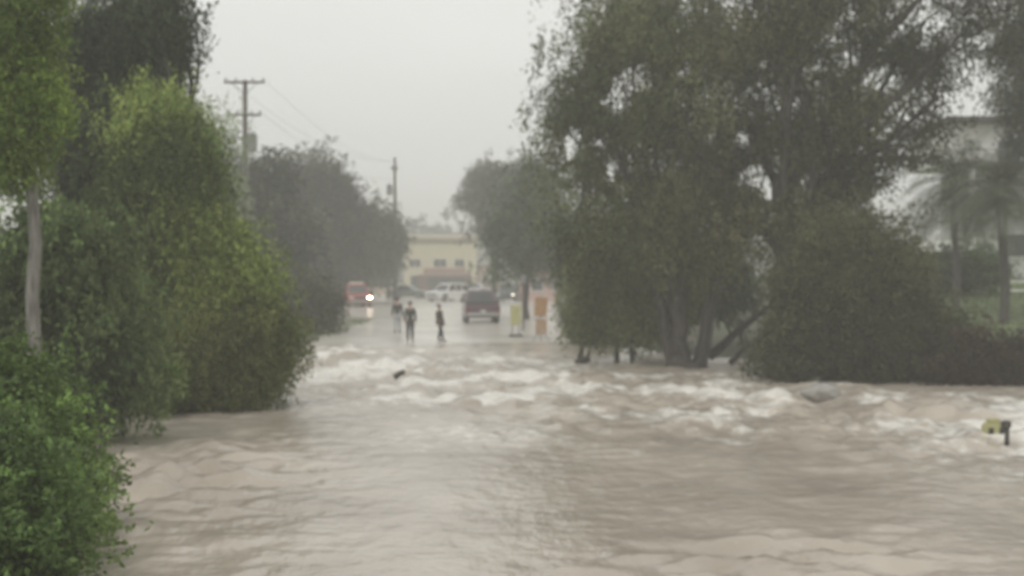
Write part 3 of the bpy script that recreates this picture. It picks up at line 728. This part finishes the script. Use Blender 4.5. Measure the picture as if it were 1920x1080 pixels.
for (xa, xb) in ((-2.2, 4.0),):
    v = [bm.verts.new(p) for p in ((xa, -.1, 2.75), (xb, -.1, 2.75), (xb, -1.1, 2.35), (xa, -1.1, 2.35), (xa, -.1, 2.7), (xb, -.1, 2.7), (xb, -1.1, 2.2), (xa, -1.1, 2.2))]
    for f_ in ((0, 1, 2, 3), (7, 6, 5, 4), (3, 2, 6, 7), (0, 3, 7, 4), (1, 5, 6, 2), (0, 4, 5, 1)): bm.faces.new([v[i] for i in f_])
obj('awning', bm, pmat('brown_awning', (.20, .14, .11), .8), cb)
# lower brown wing to the right
wg = empty('low_brown_building', (x1 + 1.6, D + 1, .05), 0, 'low brown building joined to the right side of the cream shop', 'building')
B('wall', [((0, 4, 1.9), (3.0, 8, 3.8))], pmat('brown_stucco', (.34, .25, .2), .85), wg); B('roof', [((0, 3.8, 3.9), (3.3, 8.6, .25))], GRY, wg)
f1 = B('window_frame', [((-.3, -.04, 1.6), (1.3, .12, 1.3))], WOODF, wg); B('pane', [((-.3, -.11, 1.6), (1.1, .04, 1.1))], DWIN, f1)
# red roofed kiosk at right behind the weeping tree
D2 = 150; s2 = F / D2
kx = (1015 - 960) / s2
kb = empty('red_roofed_building', (kx + 2, D2 + 6, gh(kx + 2, D2 + 6)), 0, 'pinkish building with red roof glimpsed behind the orange sign', 'building')
B('wall', [((0, 3, 1.4), (8, 6, 2.8))], pmat('pink_stucco', (.5, .34, .3), .8), kb)
bm = bmesh.new(); v = [bm.verts.new(p) for p in ((-4.4, -.5, 2.8), (4.4, -.5, 2.8), (4.4, 6.5, 2.8), (-4.4, 6.5, 2.8), (-3.4, 3, 4.3), (3.4, 3, 4.3))]
for f_ in ((0, 1, 5, 4), (2, 3, 4, 5), (1, 2, 5), (3, 0, 4), (3, 2, 1, 0)): bm.faces.new([v[i] for i in f_])
obj('roof', bm, REDM, kb)
for cx in (-2.3, -.2, 2.2):
    f1 = B('window_frame', [((cx, -.04, 1.6), (1.3, .12, 1.2))], WHT, kb); B('pane', [((cx, -.11, 1.6), (1.1, .04, 1.0))], DWIN, f1)
# pale house on the right bank
D3 = 86; s3 = F / D3
hx = (1785 - 960) / s3
hz = gh(hx + 7, D3)
hb = empty('pale_house', (hx, D3, hz), 0, 'pale two storey house with dark eaves and balcony above the right lawn', 'house')
zt = lambda py: CAMH - (py - HOR) / s3 - hz
B('wall', [((8.5, 5, zt(312) / 2), (13, 9.6, zt(312)))], pmat('light_grey_render', (.5, .5, .48), .8, var=.08), hb)
B('upper_wall', [((7.6, 4.9, (zt(305) + zt(232)) / 2), (15.2, 10, zt(232) - zt(305)))], WHT, hb)
B('roof', [((7.9, 4.8, zt(226)), (16.6, 11.6, .28))], DRK, hb)
B('balcony', [((7.6, -.9, zt(312)), (15.4, 2.0, .3))], DRK, hb)
B('balcony_rail', [((7.6, -1.8, zt(285)), (15.2, .06, .08))] + [((.2 + k * 1.05, -1.8, zt(298)), (.05, .05, .7)) for k in range(15)], MET, hb)
for k in range(3):
    B('pillar', [((.6 + k * 4.6, -1.7, zt(430) / 2 + .9), (.28, .28, zt(312) - .25 - .0))], WHT, hb).location.z = (zt(312) - .15) / 2 - (zt(430) / 2 + .9)
for cx, z_, w_ in ((3.5, 1.4, 1.6), (7, 1.4, 1.6), (10.5, 1.4, 1.6), (3, 6.4, 1.2), (9, 6.4, 1.2)):
    yy = .2 if z_ < 3 else -.1
    f1 = B('window_frame', [((cx, yy - .04, z_ + .5), (w_ + .2, .12, 1.4))], WHT, hb); B('pane', [((cx, yy - .11, z_ + .5), (w_, .04, 1.2))], DWIN, f1)
# small white outbuilding left of it
ob = empty('white_outbuilding', ((1762 - 960) / (F / 80), 80, gh(21, 80)), 0, 'low white roofed outbuilding left of the pale house', 'outbuilding')
zz = lambda py: CAMH - (py - HOR) / (F / 80) - gh(21, 80)
B('wall', [((0, 1.6, zz(472) / 2), (1.9, 3, zz(472)))], pmat('outbuilding_wall', (.42, .41, .38), .8), ob); B('roof', [((0, 1.6, (zz(452) + zz(472)) / 2), (2.3, 3.6, zz(452) - zz(472)))], WHT, ob)
B('door', [((.3, .06, 1.0), (.8, .1, 1.9))], DRK, ob)
# white picket posts of a fence on the lawn edge
pf = empty('white_fence', (22.2, 72, gh(23, 72)), 0, 'white rail fence at the top of the lawn', 'fence')
zf_ = 2.45 - gh(23, 72)
for k in range(5): B('post', [((k * 1.05, 0, zf_ / 2 + .3), (.13, .13, zf_ + .4))], WHT, pf)
B('rail', [((2.1, .09, zf_ + .2), (4.6, .05, .1)), ((2.1, .09, zf_ - .2), (4.6, .05, .1))], WHT, pf)

# ------------------------------------------------------------------ palms
def palm(label, px, depth, top_py, r, fl, n):
    s = F / depth; x = (px - 960) / s; bz = gh(x, depth); T = W(px, top_py, depth).z - bz
    root = empty('palm_tree', (x, depth, bz), 0, label, 'palm tree')
    bm = bmesh.new(); m = 26
    tube(bm, [(0.1 * math.sin(k * .2), 0, -.3 + (T + .3) * k / m) for k in range(m + 1)], [r * (1.15 if k % 2 else .98) * (1.25 - .3 * k / m) for k in range(m + 1)], 14)
    obj('trunk', bm, bark_mat('palm_bark', (.05, .047, .04), (.11, .10, .09)), root, True)
    V = []; 
    for k in range(n):
        az = k * 2.399 + random.uniform(-.2, .2); el = R(75 - 115 * k / n); ln = fl * random.uniform(.8, 1.1)
        p = np.array([0., 0., T]); d = np.array([math.cos(az) * math.cos(el), math.sin(az) * math.cos(el), math.sin(el)])
        st = 26
        for j in range(st):
            d = d + np.array([0, 0, -.045 - .05 * (j / st)]); d /= np.linalg.norm(d)
            q = p + d * ln / st
            side = np.cross(d, [0, 0, 1.]); side /= np.linalg.norm(side) + 1e-9
            up = np.cross(side, d)
            V += [p - side * .02, p + side * .02, q + side * .018, q - side * .018]
            lf = fl * .24 * math.sin(math.pi * (j + 1.5) / (st + 2)) ** .7
            for sg in (-1, 1):
                tip = p + side * sg * lf + d * lf * .55 - np.array([0, 0, lf * .35]) + up * .05
                V += [p, p + d * .045, tip, tip - d * .02]
            p = q
    me = np_mesh('fronds', np.array(V), np.arange(len(V)).reshape(-1, 4))
    m_ = pmat('palm_frond', (.06, .075, .035), .5, var=.3, scale=1)
    link_mesh('fronds', me, m_, root)
palm('feathery palm in front of the pale house right of the dark bush', 1790, 68, 345, .12, 3.0, 40)
palm('palm at the right edge with fronds over the balcony of the pale house', 1880, 62, 350, .15, 3.1, 40)

# ------------------------------------------------------------------ signs and markers
YEL = pmat('hi_vis_yellow', (.42, .41, .21), .5); ORG = pmat('safety_orange', (.38, .22, .11), .5)
def up(px, base_py): return place(px, base_py)
loc = up(967, 634); rt = empty('yellow_hazard_board', loc, R(4), 'yellow-green hazard board standing at the flood edge right of the maroon truck', 'hazard board')
B('panel', [((0, 0, .98), (.5, .04, .95))], YEL, rt, .01); B('leg', [((-.17, .06, .55), (.05, .05, 1.1))], MET, rt); B('leg', [((.17, .06, .55), (.05, .05, 1.1))], MET, rt)
B('foot', [((0, .05, .04), (.6, .5, .07))], TRIM, rt)
loc = up(981, 622); rt = empty('sign_post', loc, 0, 'thin dark post between the yellow board and the orange sign', 'post')
bm = bmesh.new(); tube(bm, [(0, 0, -.2), (0, 0, 2.9)], .05, 10); obj('post', bm, POLE, rt); B('sign_plate', [((0, -.06, 2.6), (.3, .02, .45))], MET, rt)
loc = up(1014, 640); rt = empty('orange_warning_sign', loc, R(-6), 'upright orange warning board on a low stand at the right road edge', 'warning sign')
bm = bmesh.new(); box(bm, (0, 0, 1.5), (.56, .03, .85), Matrix.Rotation(R(4), 3, 'Y'), .008); obj('upper_panel', bm, ORG, rt)
B('lower_panel', [((0.02, .02, .62), (.5, .03, .7))], pmat('faded_orange', (.38, .26, .17), .6), rt)
B('upright', [((0, .05, 1.0), (.05, .04, 2.0))], MET, rt)
for sg in (-1, 1):
    bm = bmesh.new(); tube(bm, [(0, .06, .5), (sg * .38, .3, 0)], .02, 8); tube(bm, [(0, .06, .5), (sg * .38, -.2, 0)], .02, 8); obj('leg', bm, MET, rt)
# yellow guard and black post in the stream, right
p = W(1862, 818, 30.7); rt = empty('yellow_water_barrier', (p.x, 30.7, -.31), R(16), 'half drowned yellow plastic barrier in the stream at the right', 'barrier')
B('shell', [((0, 0, .32), (.42, .22, .5)), ((0, 0, .6), (.32, .13, .1))], YEL, rt, .04); [B('slot', [((q, -.125, .42), (.1, .02, .12))], TRIM, rt) for q in (-.12, .12)]
p = W(1888, 826, 29.9); rt = empty('black_bollard', (p.x, 29.9, -.3), 0, 'short black capped post in the water beside the yellow barrier', 'bollard')
bm = bmesh.new(); tube(bm, [(0, 0, 0), (0, 0, .56)], [.05, .045], 12); obj('post', bm, DRK, rt, True); B('cap', [((-.02, 0, .6), (.17, .15, .13))], DRK, rt, .02)

# ------------------------------------------------------------------ people
SKIN = pmat('skin', (.42, .27, .2), .6)
def skin_mesh(name, chains, mat, parent, sub=2):
    """chains: list of (list of (xyz, r), start index to attach or None)"""
    V = []; E = []; Rr = []
    for pts, att in chains:
        prev = att
        for p, r in pts:
            V.append(p); Rr.append(r)
            if prev is not None: E.append((prev, len(V) - 1))
            prev = len(V) - 1
    me = bpy.data.meshes.new(name); me.from_pydata(V, E, [])
    o = bpy.data.objects.new(name, me); COL.objects.link(o)
    md = o.modifiers.new('skin', 'SKIN'); md.use_smooth_shade = True
    if not me.skin_vertices: 
        bm = bmesh.new(); bm.from_mesh(me); bm.verts.layers.skin.verify(); bm.to_mesh(me); bm.free()
    sv = me.skin_vertices[0].data
    for i, r in enumerate(Rr):
        sv[i].radius = (r, r) if not hasattr(r, '__len__') else r
        sv[i].use_root = (i == 0)
    ss = o.modifiers.new('sub', 'SUBSURF'); ss.levels = sub; ss.render_levels = sub
    dg = bpy.context.evaluated_depsgraph_get()
    m2 = bpy.data.meshes.new_from_object(o.evaluated_get(dg)); m2.name = name
    bpy.data.objects.remove(o); 
    r = link_mesh(name, m2, mat, parent, True)
    return r
def person(label, loc, rz, h, top, legs, lean=0, stride=.12, bag=None, arms='down'):
    k = h / 1.75
    root = empty('person', loc, rz, label, 'person')
    S = lambda x, y, z: (x * k + lean * (z - .9) * k, y * k, z * k)
    # nose towards -Y
    pel = [(S(0, 0, .95), .13 * k), (S(0, 0, 1.1), .115 * k), (S(0, .01, 1.28), .135 * k), (S(0, .01, 1.42), .11 * k), (S(0, .0, 1.5), .055 * k), (S(0, -.01, 1.57), .065 * k), (S(0, -.015, 1.655), .088 * k), (S(0, -.005, 1.72), .06 * k)]
    def leg(s_, st): return [(S(s_ * .09, 0, .88), .088 * k), (S(s_ * .1, -st * .5 - .02, .5), .058 * k), (S(s_ * .11, st * -1 + .02, .1), .04 * k), (S(s_ * .11, -st, .05), .038 * k), (S(s_ * .12, -st - .15, .035), .03 * k)]
    def arm(s_):
        if arms == 'hip' and s_ > 0: return [(S(.17, 0, 1.42), .052 * k), (S(.32, .03, 1.2), .038 * k), (S(.24, -.1, 1.05), .028 * k), (S(.2, -.15, 1.02), .03 * k)]
        return [(S(s_ * .17, 0, 1.42), .052 * k), (S(s_ * .23, .02, 1.15), .038 * k), (S(s_ * .25, -.06, .9), .027 * k), (S(s_ * .25, -.08, .82), .03 * k)]
    ch = [(pel, None), (leg(-1, stride), 0), (leg(1, -stride), 0), (arm(-1), 3), (arm(1), 3)]
    idx = len(pel) + 10; hands = []
    for a in (arm(-1), arm(1)):
        hands.append((idx + 3, a[-1][0])); idx += 4
    for (hi_, hp), s_ in zip(hands, (-1, 1)):
        for f_ in range(4):
            fx = hp[0] + (f_ - 1.5) * .004 * k; fy = hp[1] + (f_ - 1.5) * .019 * k; ln = (.07, .08, .075, .058)[f_] * k
            ch.append(([((fx, fy, hp[2] - .045 * k), .009 * k), ((fx - s_ * .006, fy, hp[2] - .045 * k - ln * .5), .0085 * k), ((fx - s_ * .02, fy, hp[2] - .045 * k - ln), .007 * k)], hi_))
        ch.append(([((hp[0], hp[1] - .038 * k, hp[2] - .005), .010 * k), ((hp[0] - s_ * .01, hp[1] - .055 * k, hp[2] - .045 * k), .008 * k)], hi_))
    hd = 6
    ch.append(([(S(0, -.105, 1.625), .012 * k)], hd))                                   # nose
    for s_ in (-1, 1): ch.append(([(S(s_ * .088, 0, 1.64), .016 * k)], hd))             # ears
    body = skin_mesh('body', ch, SKIN, root)
    for s_ in (-1, 1):
        bm = bmesh.new(); bmesh.ops.create_icosphere(bm, subdivisions=2, radius=.011 * k); obj('eye', bm, DRK, body, True, S(s_ * .032, -.092, 1.66))
    bm = bmesh.new(); box(bm, (0, 0, 0), (.045 * k, .008, .008)); obj('mouth', bm, REDM, body, False, S(0, -.088, 1.59))
    bm = bmesh.new(); bmesh.ops.create_icosphere(bm, subdivisions=3, radius=1)
    for v in bm.verts: v.co = Vector((v.co.x * .098 * k, v.co.y * .105 * k, max(v.co.z, -.35) * .10 * k))
    obj('hair', bm, pmat('dark_hair', (.03, .025, .02), .7), root, True, S(0, .02, 1.69))
    e = .022 * k
    def grow(c): return [(p, r + e) for p, r in c]
    j = [(S(0, 0, .88), .15 * k), (S(0, 0, 1.1), .14 * k), (S(0, .01, 1.28), .16 * k), (S(0, .01, 1.42), .135 * k), (S(0, .0, 1.49), .075 * k)]
    skin_mesh('jacket', [(j, None), (grow(arm(-1)[:3]), 3), (grow(arm(1)[:3]), 3)], top, root)
    tr = [(S(0, 0, .95), .145 * k)]
    skin_mesh('trousers', [(tr, None), (grow(leg(-1, stride)[:3]), 0), (grow(leg(1, -stride)[:3]), 0)], legs, root)
    for s_, st in ((-1, stride), (1, -stride)):
        skin_mesh('boot', [([(S(s_ * .11, -st + .03, .16), .055 * k), (S(s_ * .11, -st + .02, .05), .05 * k), (S(s_ * .12, -st - .17, .04), .042 * k)], None)], DRK, root, 1)
    return root
DJ = pmat('dark_rain_jacket', (.035, .04, .035), .5); DT = pmat('dark_trousers', (.04, .042, .04), .7)
PT = pmat('pale_grey_trousers', (.36, .37, .38), .7); OJ = pmat('olive_jacket', (.07, .065, .05), .6)
person('person in dark jacket and pale grey trousers, left of the three at the flood edge', place(745, 628), R(185), 1.72, DJ, PT)
person('person in dark clothes standing upright in the middle of the three at the flood edge', place(769, 641), R(8), 1.74, DJ, DT, stride=.05)
person('person in olive jacket and dark trousers leaning mid-stride, right of the three', place(825, 641), R(60), 1.62, OJ, DT, lean=-.12, stride=.2)

# ------------------------------------------------------------------ rain haze
bm = bmesh.new(); box(bm, (0, 315, 10.5), (830, 790, 24.2)); hz_ = obj('haze', bm, None)
m = bpy.data.materials.new('rain_haze'); m.use_nodes = True; t = m.node_tree; t.nodes.clear()
o_ = t.nodes.new('ShaderNodeOutputMaterial'); pv = t.nodes.new('ShaderNodeVolumePrincipled')
pv.inputs['Color'].default_value = (.93, .93, .90, 1); pv.inputs['Density'].default_value = .0025; pv.inputs['Anisotropy'].default_value = .1
pv.inputs['Density Attribute'].default_value = ''
t.links.new(pv.outputs[0], o_.inputs['Volume']); hz_.data.materials.append(m)
tag(hz_, 'grey rain haze filling the valley', 'haze', kind='stuff')
